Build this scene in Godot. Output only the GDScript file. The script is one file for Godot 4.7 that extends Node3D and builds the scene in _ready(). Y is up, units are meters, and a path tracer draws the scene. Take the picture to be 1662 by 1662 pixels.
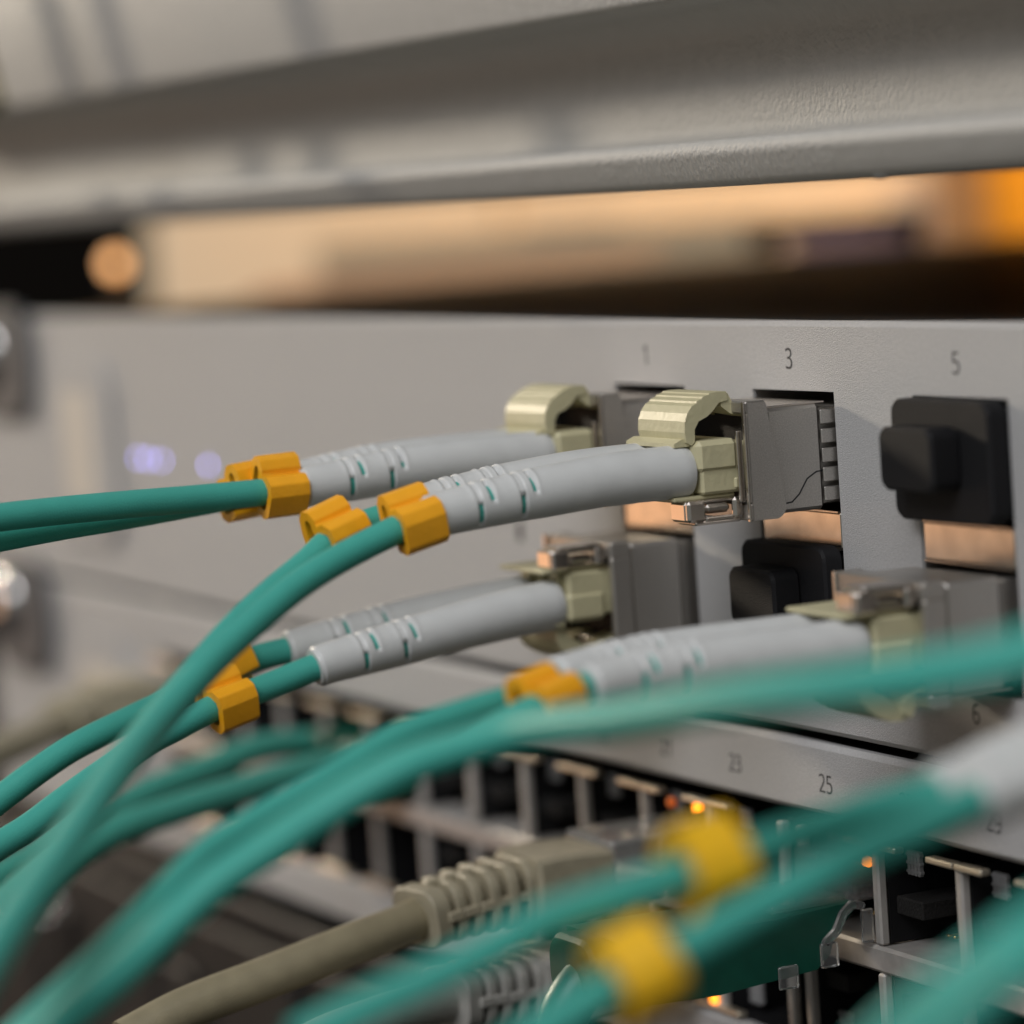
extends Node3D
# Close-up of network gear in a rack. Distances below are in millimetres; MM turns them into metres.
const MM := 0.001

var st: SurfaceTool
var org := Vector3.ZERO
var mats := {}
var used_names := {}

# ------------------------------------------------------------------ cable runs (mm, world)
const B_FRONT := [[3.3, -12.5, 12], [3.3, -12.46, 20.4], [3.3, -12.84, 26.6], [3.3, -13.32, 32.7], [3.3, -14.1, 39.3], [3.6, -15.6, 44.8], [5.6, -17.8, 51.6], [8.5, -20.3, 57.5], [12.5, -23.1, 63.7], [19.4, -26.1, 70.8], [33.1, -28.2, 80.0], [46.9, -30.4, 88.7], [59.0, -32.4, 96.5], [69.3, -34.7, 103.3]]
const B_REAR := [[-2.95, -12.5, 12], [-2.95, -12.4, 20.4], [-2.95, -12.7, 26.6], [-2.95, -13.2, 32.7], [-2.8, -14.0, 39.3], [-1.9, -15.4, 45.6], [-1.0, -17.2, 48.8], [1.4, -19.2, 53.4], [3.9, -21.5, 58.0], [8.9, -25.0, 64.6], [22.1, -28.5, 75.1], [37.4, -31.7, 85.6], [49.4, -33.9, 93.5], [59.7, -36.2, 100.4]]
const A_FRONT := [[-24.7, -12.1, 12], [-24.7, -11.9, 21.7], [-24.7, -12.0, 28.9], [-24.7, -12.5, 36.0], [-24.6, -12.7, 42.3], [-24.0, -12.6, 49.3], [-22.4, -12.3, 57.7], [-21.0, -12.1, 65.2], [-19.1, -12.0, 73.8]]
const A_REAR := [[-30.95, -12.1, 12], [-30.95, -11.9, 21.7], [-30.95, -12.0, 28.9], [-30.4, -12.5, 36.0], [-29.2, -13.1, 43.7], [-27.9, -13.4, 49.7], [-26.6, -13.7, 56.3], [-25.3, -13.9, 62.7], [-23.8, -14.2, 69.1], [-22.4, -14.5, 74.1]]
const C_FRONT := [[-24.7, -26.5, 12], [-24.7, -27.2, 20.3], [-24.7, -28.0, 26.9], [-24.7, -28.9, 33.4], [-24.7, -29.6, 38.6], [-24.7, -30.7, 43.1], [-24.3, -31.5, 47.0], [-23.7, -32.3, 50.6], [-23.2, -33.3, 53.8], [-22.8, -34.3, 57.0], [-22.3, -35.7, 60.1], [-21.6, -37.1, 63.4], [-20.7, -38.5, 66.6], [-19.9, -40.0, 69.8], [-19.1, -41.1, 72.9], [-17.5, -42.5, 77.0]]
const C_REAR := [[-30.95, -26.5, 12], [-30.95, -26.9, 20.3], [-30.95, -27.4, 26.9], [-31.0, -28.1, 33.4], [-31.2, -28.6, 38.6], [-31.3, -29.3, 43.8], [-30.5, -31.2, 49.5], [-30.0, -33.0, 55.8], [-28.9, -34.8, 62.1], [-28.4, -36.5, 66.0], [-27.9, -38.5, 69.9], [-27.3, -40.5, 73.7]]
const D_FRONT := [[31.3, -26.0, 12], [31.3, -25.9, 21.0], [31.3, -25.8, 28.0], [31.4, -25.9, 34.0], [32.2, -26.2, 39.4], [34.0, -27.2, 45.3], [34.2, -28.2, 48.7], [34.3, -29.2, 52.0], [34.3, -30.1, 56.8], [34.5, -31.3, 60.2], [34.7, -32.5, 63.5], [35.8, -34.4, 68.6], [36.9, -36.4, 73.7], [37.5, -38.5, 77.4], [38.0, -41.4, 81.8], [38.3, -44.0, 86.3], [38.9, -46.3, 90.2]]
const D_REAR := [[25.05, -26.0, 12], [25.05, -25.8, 21.0], [25.05, -25.7, 28.0], [25.6, -25.8, 34.0], [26.6, -26.2, 39.4], [28.1, -27.0, 43.7], [28.9, -27.2, 47.0], [30.6, -28.3, 55.0], [32.8, -30.5, 62.4], [34.6, -32.6, 69.4], [36.3, -34.0, 73.9], [41.0, -36.4, 80.0], [42.8, -39.5, 85.3], [43.7, -43.1, 91.1], [43.8, -44.8, 93.5]]
const E_FRONT := [[115.3, -12.1, 12], [115.3, -12.3, 26], [114.6, -13.3, 40], [111.6, -15.5, 50.4], [103.8, -17.0, 55.4], [90.6, -19.0, 57.8], [74.1, -22.0, 58.2], [60.7, -24.2, 58.7], [55.1, -25.7, 61.4], [51.6, -27.2, 64.3], [49.4, -29.9, 69.5], [48.7, -32.0, 73.7], [48.0, -34.2, 77.9], [47.8, -36.4, 81.1], [48.3, -39.2, 85.4], [48.7, -41.6, 89.6], [49.2, -44.4, 93.9]]
const E_REAR := [[109.05, -12.1, 12], [109.05, -12.3, 26], [109.6, -13.3, 40], [108.4, -15.4, 48.2], [101.2, -17.1, 53.8], [88.0, -19.2, 56.3], [71.4, -22.2, 56.8], [58.3, -24.3, 57.6], [52.7, -25.9, 60.3], [49.2, -27.3, 63.3], [47.0, -30.0, 68.5], [46.3, -32.1, 72.7], [45.6, -34.3, 76.9], [45.4, -36.6, 80.2], [45.8, -39.4, 84.5], [46.2, -41.9, 88.8], [46.7, -44.7, 93.1]]
const F_FRONT := [[81.05, -26.2, 12], [81.05, -26.6, 22], [81.9, -27.3, 31], [83.0, -28.4, 38.6], [83.1, -29.1, 45.4], [83.2, -30.1, 52.5], [83.4, -30.7, 56.7], [83.4, -31.3, 60.4], [83.1, -32.5, 68.2], [83.2, -33.1, 70.5], [83.0, -34.5, 74.8], [82.5, -35.6, 78.2], [82.0, -36.7, 81.8], [81.4, -38.1, 85.8]]
const F_REAR := [[87.3, -26.2, 12], [87.3, -26.6, 22], [87.8, -27.3, 31], [88.3, -28.3, 39.1], [88.2, -29.7, 44.3], [88.1, -30.3, 47.0], [88.1, -32.8, 55.6], [88.1, -34.4, 60.6], [87.7, -35.9, 65.1], [87.8, -37.2, 68.7], [87.6, -38.4, 71.7], [87.3, -40.0, 75.1]]
const G_FRONT := [[109.05, -26.0, 12], [109.6, -26.1, 26], [113.5, -26.8, 42], [120.0, -28.6, 55.5], [117.8, -31.6, 59.5], [114.9, -34.3, 61.6], [112.0, -37.4, 63.7]]
const G_REAR := [[115.3, -26.0, 12], [115.8, -26.2, 26], [119.0, -27.4, 44], [123.6, -30.1, 58.8], [121.0, -32.4, 60.4], [118.4, -35.1, 62.2], [117.0, -37.0, 63.6]]
const BEIGE := [[-29, -54.9, 10], [-29, -55.0, 20], [-28.6, -55.6, 27], [-27.3, -56.3, 31.9], [-26.1, -57.0, 37.6], [-25.6, -58.6, 46.2], [-25.1, -60.1, 54.6], [-24.6, -62.0, 61.0]]
const GREY := [[-29, -64.6, 10], [-28.9, -64.5, 18], [-28.0, -64.3, 25], [-25.6, -64.0, 31], [-23.0, -63.9, 36.9], [-21.3, -64.4, 42.8], [-20.4, -66.1, 48.3]]
const TEAL_A := [[-113, -53.0, 0], [-113.5, -51.4, 4], [-110.3, -50.6, 12.1], [-105.6, -51.5, 21.1], [-101.1, -52.6, 30.5], [-96.4, -54.6, 39.7], [-91.4, -56.5, 48.1], [-86.4, -58.6, 56.9]]
const TEAL_B := [[-99, -53, 0], [-96.6, -51.5, 6.7], [-91.6, -51.0, 15.1], [-87.2, -51.3, 24.4], [-83.6, -51.8, 33.2], [-79.9, -52.6, 41.7], [-75.9, -55.0, 50.3], [-71.0, -59.2, 61.7]]
const LEFT_BEIGE := [[-155, -48.5, 2], [-155, -49.0, 12], [-152.7, -50.4, 21.6], [-145.5, -51.2, 29.8], [-137.2, -51.8, 40.5], [-128, -53, 52]]

const CUP := -12.1    # centre of an upper port
const CLO := -26.0    # centre of a lower port


func _ready() -> void:
	# ---- camera
	var cam := Camera3D.new()
	cam.name = "camera"
	cam.near = 0.02
	cam.far = 20.0
	var at := CameraAttributesPhysical.new()
	at.frustum_focal_length = 83.92
	at.frustum_focus_distance = 0.324
	at.frustum_near = 0.02
	at.frustum_far = 20.0
	at.exposure_aperture = 10.2
	cam.attributes = at
	cam.fov = 16.277
	cam.transform = Transform3D(Basis.from_euler(Vector3(-0.09036, 1.12359, -0.06945), EULER_ORDER_YXZ), Vector3(285.82, 14.015, 166.41) * MM)
	add_child(cam)
	cam.current = true

	# ---- surroundings: a dim, warm room
	var we := WorldEnvironment.new()
	we.name = "environment"
	var env := Environment.new()
	env.background_mode = Environment.BG_COLOR
	env.background_color = Color(0.225, 0.218, 0.208).linear_to_srgb()
	env.tonemap_mode = Environment.TONE_MAPPER_LINEAR
	env.tonemap_exposure = 0.96
	env.sdfgi_enabled = true
	env.ssao_enabled = true
	env.ssil_enabled = true
	we.environment = env
	add_child(we)

	# ---- lamps
	area_lamp("wall_lamp", "small bright lamp far to the left of the rack, grazing its front", Vector3(-1400, 352, 388), Vector3(0, 0, 0), Vector2(40, 100), Color(1.0, 0.93, 0.83), 1.0, 1.0)
	area_lamp("fill_lamp", "unseen white fill lamp panel added high in front of the rack", Vector3(560, 930, 860), Vector3(0, 0, 0), Vector2(1000, 700), Color(0.985, 0.985, 1.0), 1.42, 0.5)  # added fill, placed to brighten the sides that face the camera
	area_lamp("shaded_lamp", "warm shaded lamp standing to the left in front of the rack", Vector3(-1500, -150, 790), Vector3(0, -20, 0), Vector2(620, 380), Color(1.0, 0.72, 0.48), 0.10, 0.34)
	bulb_lamp("rear_lamp", "warm bulb lamp lighting the cream cupboard behind the rack", Vector3(-430, 190, -330), 0.10, 12.0, 6.0)
	bulb_lamp("far_lamp", "small round glowing lamp behind the rack, in the dark left end of the slot", Vector3(-359.8, 4.7, -63.5), 0.0004, 1.8, 3.0)

	materials()
	upper_unit()
	fibre_switch()
	copper_switch()
	bottom_device()
	floor_below()
	screws()
	background()
	transceivers()
	dust_plugs()
	fibre_leads()
	copper_leads()
	hanging_cables()


# ------------------------------------------------------------------ node helpers
func numbered(called: String) -> String:
	if not used_names.has(called):
		used_names[called] = 0
		return called
	used_names[called] += 1
	return "%s_%03d" % [called, used_names[called]]


func tag(o: Node, label: String, category: String, group := "") -> void:
	o.set_meta("label", label)
	o.set_meta("category", category)
	if group:
		o.set_meta("group", group)


func thing(called: String, label: String, category: String, at: Vector3, group := "") -> Node3D:
	var o := Node3D.new()
	o.name = numbered(called)
	add_child(o, true)
	o.position = at * MM
	org = at
	tag(o, label, category, group)
	return o


func begin() -> void:
	st = SurfaceTool.new()
	st.begin(Mesh.PRIMITIVE_TRIANGLES)


func finish(called: String, mat: Material, parent: Node) -> MeshInstance3D:
	st.generate_normals()
	var o := MeshInstance3D.new()
	o.name = called
	o.mesh = st.commit()
	o.material_override = mat
	parent.add_child(o, true)
	return o


func shared(called: String, mesh: Mesh, mat: Material, parent: Node, at: Vector3) -> MeshInstance3D:
	var o := MeshInstance3D.new()
	o.name = called
	o.mesh = mesh
	o.material_override = mat
	o.position = (at - org) * MM
	parent.add_child(o, true)
	return o


# ------------------------------------------------------------------ shape helpers (mm)
func tri(a: Vector3, b: Vector3, c: Vector3, out: Vector3, smooth := -1) -> void:
	st.set_smooth_group(smooth)
	var n := (b - a).cross(c - a)
	var l := [a, c, b] if n.dot(out) > 0.0 else [a, b, c]
	for v in l:
		st.add_vertex((v - org) * MM)


func quad(a: Vector3, b: Vector3, c: Vector3, d: Vector3, out: Vector3, smooth := -1) -> void:
	tri(a, b, c, out, smooth)
	tri(a, c, d, out, smooth)


func box(c: Vector3, s: Vector3, b := 0.0, f := Transform3D()) -> void:
	var h := s * 0.5
	b = minf(b, minf(h.x, minf(h.y, h.z)) * 0.9)
	var v := func(sg: Vector3, axis: int) -> Vector3:
		var p := Vector3(h.x - b, h.y - b, h.z - b)
		p[axis] = h[axis]
		return f * (c + p * sg)
	for a in 3:
		var i := (a + 1) % 3
		var j := (a + 2) % 3
		for s1 in [-1.0, 1.0]:
			var q := []
			for k in [[-1, -1], [1, -1], [1, 1], [-1, 1]]:
				var sg := Vector3.ONE
				sg[a] = s1
				sg[i] = k[0]
				sg[j] = k[1]
				q.append(v.call(sg, a))
			var o := Vector3.ZERO
			o[a] = s1
			quad(q[0], q[1], q[2], q[3], f.basis * o)
	if b <= 0.0:
		return
	for a in 3:
		var i := (a + 1) % 3
		var j := (a + 2) % 3
		for s1 in [-1.0, 1.0]:
			for s2 in [-1.0, 1.0]:
				var p := Vector3.ONE
				p[i] = s1
				p[j] = s2
				p[a] = -1
				var q := p
				q[a] = 1
				var o := Vector3.ZERO
				o[i] = s1
				o[j] = s2
				quad(v.call(p, i), v.call(q, i), v.call(q, j), v.call(p, j), f.basis * o)
	for x in [-1.0, 1.0]:
		for y in [-1.0, 1.0]:
			for z in [-1.0, 1.0]:
				var sg := Vector3(x, y, z)
				tri(v.call(sg, 0), v.call(sg, 1), v.call(sg, 2), f.basis * sg)


func span(x0: float, x1: float, y0: float, y1: float, z0: float, z1: float, b := 0.0) -> void:
	box(Vector3(x0 + x1, y0 + y1, z0 + z1) * 0.5, Vector3(x1 - x0, y1 - y0, z1 - z0), b)


# a polygon in the plane of u and v at o, drawn out along w; soft sides are shaded smooth
func extrude(poly: PackedVector2Array, o: Vector3, u: Vector3, v: Vector3, w: Vector3, soft := false, bevel := 0.0) -> void:
	if Geometry2D.is_polygon_clockwise(poly):
		poly.reverse()
	var cap := poly
	if bevel > 0.0:
		var ins := Geometry2D.offset_polygon(poly, -bevel)
		if ins.size() == 1 and ins[0].size() == poly.size():
			cap = ins[0]
			# line the inset corners up with the outer ones
			var best := 0
			for k in cap.size():
				if cap[k].distance_to(poly[0]) < cap[best].distance_to(poly[0]):
					best = k
			if Geometry2D.is_polygon_clockwise(cap):
				cap.reverse()
				best = cap.size() - 1 - best
			var turned := PackedVector2Array()
			for k in cap.size():
				turned.append(cap[(k + best) % cap.size()])
			cap = turned
		else:
			bevel = 0.0
	var wn := w.normalized()
	var at := func(p: Vector2, t: float) -> Vector3: return o + u * p.x + v * p.y + wn * t
	var idx := Geometry2D.triangulate_polygon(cap)
	var l := w.length()
	for k in range(0, idx.size(), 3):
		tri(at.call(cap[idx[k]], 0), at.call(cap[idx[k + 1]], 0), at.call(cap[idx[k + 2]], 0), -wn)
		tri(at.call(cap[idx[k]], l), at.call(cap[idx[k + 1]], l), at.call(cap[idx[k + 2]], l), wn)
	var n := poly.size()
	for k in n:
		var p := poly[k]
		var q := poly[(k + 1) % n]
		var e := q - p
		var out := u * e.y - v * e.x
		quad(at.call(p, bevel), at.call(q, bevel), at.call(q, l - bevel), at.call(p, l - bevel), out, 2 if soft else -1)
		if bevel > 0.0:
			var p2 := cap[k]
			var q2 := cap[(k + 1) % n]
			quad(at.call(p, bevel), at.call(q, bevel), at.call(q2, 0), at.call(p2, 0), out - wn)
			quad(at.call(p, l - bevel), at.call(q, l - bevel), at.call(q2, l), at.call(p2, l), out + wn)


func stroke(pts: Array, half: float) -> PackedVector2Array:
	var line := PackedVector2Array()
	for p in pts:
		line.append(Vector2(p[0], p[1]) * 100.0)
	var polys := Geometry2D.offset_polyline(line, half * 100.0, Geometry2D.JOIN_ROUND, Geometry2D.END_ROUND)
	var best := PackedVector2Array()
	for q in polys:
		if q.size() > best.size():
			best = q
	var out := PackedVector2Array()
	for p in best:
		var r := p * 0.01
		if out.is_empty() or out[-1].distance_to(r) > 0.03:
			out.append(r)
	return out


func rounded(w: float, h: float, r: float, n := 5) -> PackedVector2Array:
	var out := PackedVector2Array()
	for c in [[1, 1, 0], [-1, 1, 90], [-1, -1, 180], [1, -1, 270]]:
		for k in n + 1:
			var a := deg_to_rad(c[2] + 90.0 * k / n)
			out.append(Vector2(c[0] * (w / 2 - r) + r * cos(a), c[1] * (h / 2 - r) + r * sin(a)))
	return out


func run(raw: Array, step := 0.7) -> PackedVector3Array:   # a smooth line through the points, in even steps
	var c := Curve3D.new()
	c.bake_interval = 0.1
	var n := raw.size()
	var v := []
	for p in raw:
		v.append(Vector3(p[0], p[1], p[2]))
	for k in n:
		var a: Vector3 = v[maxi(k - 1, 0)]
		var b: Vector3 = v[mini(k + 1, n - 1)]
		var t: Vector3 = (b - a).normalized()
		var before: float = v[k].distance_to(a) / 3.0
		var after: float = v[k].distance_to(b) / 3.0
		c.add_point(v[k], -t * before, t * after)
	var l := c.get_baked_length()
	var m := int(ceil(l / step))
	var out := PackedVector3Array()
	for k in m + 1:
		out.append(c.sample_baked(l * k / m, true))
	return out


func frame_at(line: PackedVector3Array, s: float) -> Transform3D:   # x across, y up, z along, at s mm from the start
	var left := s
	for k in line.size() - 1:
		var d := line[k].distance_to(line[k + 1])
		if left <= d or k == line.size() - 2:
			var t := (line[mini(k + 2, line.size() - 1)] - line[maxi(k - 1, 0)]).normalized()
			var x := Vector3.UP.cross(t).normalized()
			return Transform3D(Basis(x, t.cross(x), t), line[k].lerp(line[k + 1], left / d))
		left -= d
	return Transform3D()


func line_length(line: PackedVector3Array) -> float:
	var l := 0.0
	for k in line.size() - 1:
		l += line[k].distance_to(line[k + 1])
	return l


# a skin round a line: radius(s, angle); closed at both ends
func loft(line: PackedVector3Array, stops: Array, seg: int, radius: Callable) -> void:
	var rows := []
	var mids := []
	for s in stops:
		var f := frame_at(line, s)
		var row := []
		for k in seg:
			var a := TAU * k / seg
			row.append(f * (Vector3(cos(a), sin(a), 0) * radius.call(s, a)))
		rows.append(row)
		mids.append(f)
	for r in rows.size() - 1:
		for k in seg:
			var k2 := (k + 1) % seg
			var out: Vector3 = (rows[r][k] + rows[r + 1][k2]) * 0.5 - (mids[r].origin + mids[r + 1].origin) * 0.5
			quad(rows[r][k], rows[r][k2], rows[r + 1][k2], rows[r + 1][k], out, 1)
	for e in [[0, -1.0], [rows.size() - 1, 1.0]]:
		for k in seg:
			tri(rows[e[0]][k], rows[e[0]][(k + 1) % seg], mids[e[0]].origin, mids[e[0]].basis.z * e[1])


func cable(line: PackedVector3Array, r: float, s0 := 0.0, seg := 20) -> void:
	var l := line_length(line)
	var stops := []
	var n := int((l - s0) / 0.8)
	for k in n + 1:
		stops.append(s0 + (l - s0) * k / n)
	loft(line, stops, seg, func(_s, _a): return r)


# the front of a plate with rectangular openings, each with its own side walls
func plate(x0: float, x1: float, y0: float, y1: float, holes: Array, zf: float, thick: float, bevel: float) -> void:
	var xs := [x0, x0 + bevel, x1 - bevel, x1]
	var ys := [y0, y0 + bevel, y1 - bevel, y1]
	for h in holes:
		xs.append_array([h[0], h[1]])
		ys.append_array([h[2], h[3]])
	xs.sort()
	ys.sort()
	var zz := func(x: float, y: float) -> float: return zf - bevel if (x < x0 + bevel * 0.5 or x > x1 - bevel * 0.5 or y < y0 + bevel * 0.5 or y > y1 - bevel * 0.5) else zf
	for i in xs.size() - 1:
		for j in ys.size() - 1:
			if xs[i + 1] - xs[i] < 1e-5 or ys[j + 1] - ys[j] < 1e-5:
				continue
			var m := Vector2(xs[i] + xs[i + 1], ys[j] + ys[j + 1]) * 0.5
			var open := false
			for h in holes:
				if m.x > h[0] and m.x < h[1] and m.y > h[2] and m.y < h[3]:
					open = true
			if open:
				continue
			var p := []
			for k in [[i, j], [i + 1, j], [i + 1, j + 1], [i, j + 1]]:
				p.append(Vector3(xs[k[0]], ys[k[1]], zz.call(xs[k[0]], ys[k[1]])))
			quad(p[0], p[1], p[2], p[3], Vector3(0, 0, 1))
	for h in holes + [[x0, x1, y0, y1]]:
		var inner := -1.0 if h[0] != x0 or h[2] != y0 else 1.0
		var z1 := zf if inner < 0 else zf - bevel
		var z0 := zf - thick
		for e in [[h[0], h[2], h[1], h[2], Vector3(0, -1, 0)], [h[0], h[3], h[1], h[3], Vector3(0, 1, 0)], [h[0], h[2], h[0], h[3], Vector3(-1, 0, 0)], [h[1], h[2], h[1], h[3], Vector3(1, 0, 0)]]:
			quad(Vector3(e[0], e[1], z0), Vector3(e[2], e[3], z0), Vector3(e[2], e[3], z1), Vector3(e[0], e[1], z1), e[4] * inner)


func dome(c: Vector3, r: float, h: float, axis := Vector3(0, 0, 1), seg := 24) -> void:
	var u := axis.cross(Vector3(0.3, 1, 0.1)).normalized()
	var v := axis.cross(u).normalized()
	var rows := []
	for i in 9:
		var a := PI / 2 * i / 8
		var row := []
		for k in seg:
			var b := TAU * k / seg
			row.append(c + (u * cos(b) + v * sin(b)) * r * cos(a) + axis * h * sin(a))
		rows.append(row)
	for i in 8:
		for k in seg:
			var k2 := (k + 1) % seg
			quad(rows[i][k], rows[i][k2], rows[i + 1][k2], rows[i + 1][k], rows[i][k] - c + axis * 0.3 * i, 1)


func text(parent: Node, words: String, x: float, y: float, height: float, mat: Material) -> void:
	var t := TextMesh.new()
	var f := SystemFont.new()
	f.font_names = ["Droid Sans"]
	t.font = f
	t.text = words
	t.font_size = 64
	t.pixel_size = 0.001
	t.depth = 0.001
	t.curve_step = 1.0
	var o := MeshInstance3D.new()
	o.name = "port_number"
	o.mesh = t
	o.material_override = mat
	o.scale = Vector3(0.95, 1, 1) * height * MM / 0.0457
	o.position = (Vector3(x, y, 0.006) - org) * MM
	parent.add_child(o, true)


# ------------------------------------------------------------------ lamps
func area_lamp(called: String, label: String, at: Vector3, aim: Vector3, size: Vector2, tint: Color, energy: float, shine: float) -> void:
	var o := thing(called, label, "lamp", at)
	o.transform = Transform3D(Basis.looking_at((aim - at).normalized(), Vector3.UP), at * MM)
	org = Vector3.ZERO
	var shell := plain(Color(0.7, 0.7, 0.68), 0.5)
	begin()
	span(-size.x / 2 - 12, size.x / 2 + 12, -size.y / 2 - 12, size.y / 2 + 12, 2, 40, 3)
	finish("lamp_housing", shell, o)
	var glow := plain(Color(0.8, 0.8, 0.8), 0.6)
	glow.emission_enabled = true
	glow.emission = tint
	glow.emission_energy_multiplier = shine
	begin()
	span(-size.x / 2, size.x / 2, -size.y / 2, size.y / 2, 0, 1.5)
	finish("lamp_diffuser", glow, o)
	var l := AreaLight3D.new()
	l.name = "lamp_light"
	l.area_size = size * MM
	l.light_color = tint
	l.light_energy = energy
	l.area_normalize_energy = true
	l.shadow_enabled = true
	l.area_range = 10.0
	l.position = Vector3(0, 0, -3) * MM
	o.add_child(l)


func bulb_lamp(called: String, label: String, at: Vector3, energy: float, r: float, shine: float) -> void:
	var o := thing(called, label, "lamp", at)
	var glow := plain(Color(0.9, 0.8, 0.6), 0.4)
	glow.emission_enabled = true
	glow.emission = Color(1.0, 0.70, 0.42)
	glow.emission_energy_multiplier = shine
	begin()
	dome(at, r, r, Vector3.UP)
	dome(at, r, r, Vector3.DOWN)
	finish("lamp_bulb", glow, o)
	begin()
	span(at.x - r * 0.45, at.x + r * 0.45, at.y - r * 2.2, at.y - r * 1.001, at.z - r * 0.45, at.z + r * 0.45, r * 0.1)
	finish("lamp_socket", plain(Color(0.1, 0.1, 0.1), 0.5), o)
	var l := OmniLight3D.new()
	l.name = "lamp_light"
	l.light_color = Color(1.0, 0.76, 0.50)
	l.light_energy = energy
	l.light_size = r * MM * 0.9
	l.omni_range = 5.0
	l.omni_attenuation = 2.0
	l.shadow_enabled = true
	o.add_child(l)


# ------------------------------------------------------------------ materials
func plain(linear: Color, rough: float, metal := 0.0) -> StandardMaterial3D:
	var m := StandardMaterial3D.new()
	m.albedo_color = linear.linear_to_srgb()
	m.roughness = rough
	m.metallic = metal
	return m


func noise_map(freq: float, seed_: int, normal: bool, strength := 4.0, lo := 0.9, octaves := 3, size := 512) -> NoiseTexture2D:
	var n := FastNoiseLite.new()
	n.noise_type = FastNoiseLite.TYPE_SIMPLEX_SMOOTH
	n.frequency = freq
	n.seed = seed_
	n.fractal_octaves = octaves
	var t := NoiseTexture2D.new()
	t.width = size
	t.height = size
	t.seamless = true
	t.noise = n
	if normal:
		t.as_normal_map = true
		t.bump_strength = strength
	else:
		var g := Gradient.new()
		g.set_color(0, Color(lo, lo, lo))
		g.set_color(1, Color(1, 1, 1))
		t.color_ramp = g
	return t


func grained(m: StandardMaterial3D, tile: float, albedo: Texture2D, normal: Texture2D, strength: float) -> StandardMaterial3D:
	m.uv1_triplanar = true
	m.uv1_world_triplanar = true
	m.uv1_scale = Vector3.ONE / (tile * MM)
	if albedo:
		m.albedo_texture = albedo
	if normal:
		m.normal_enabled = true
		m.normal_texture = normal
		m.normal_scale = strength
	return m


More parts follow.
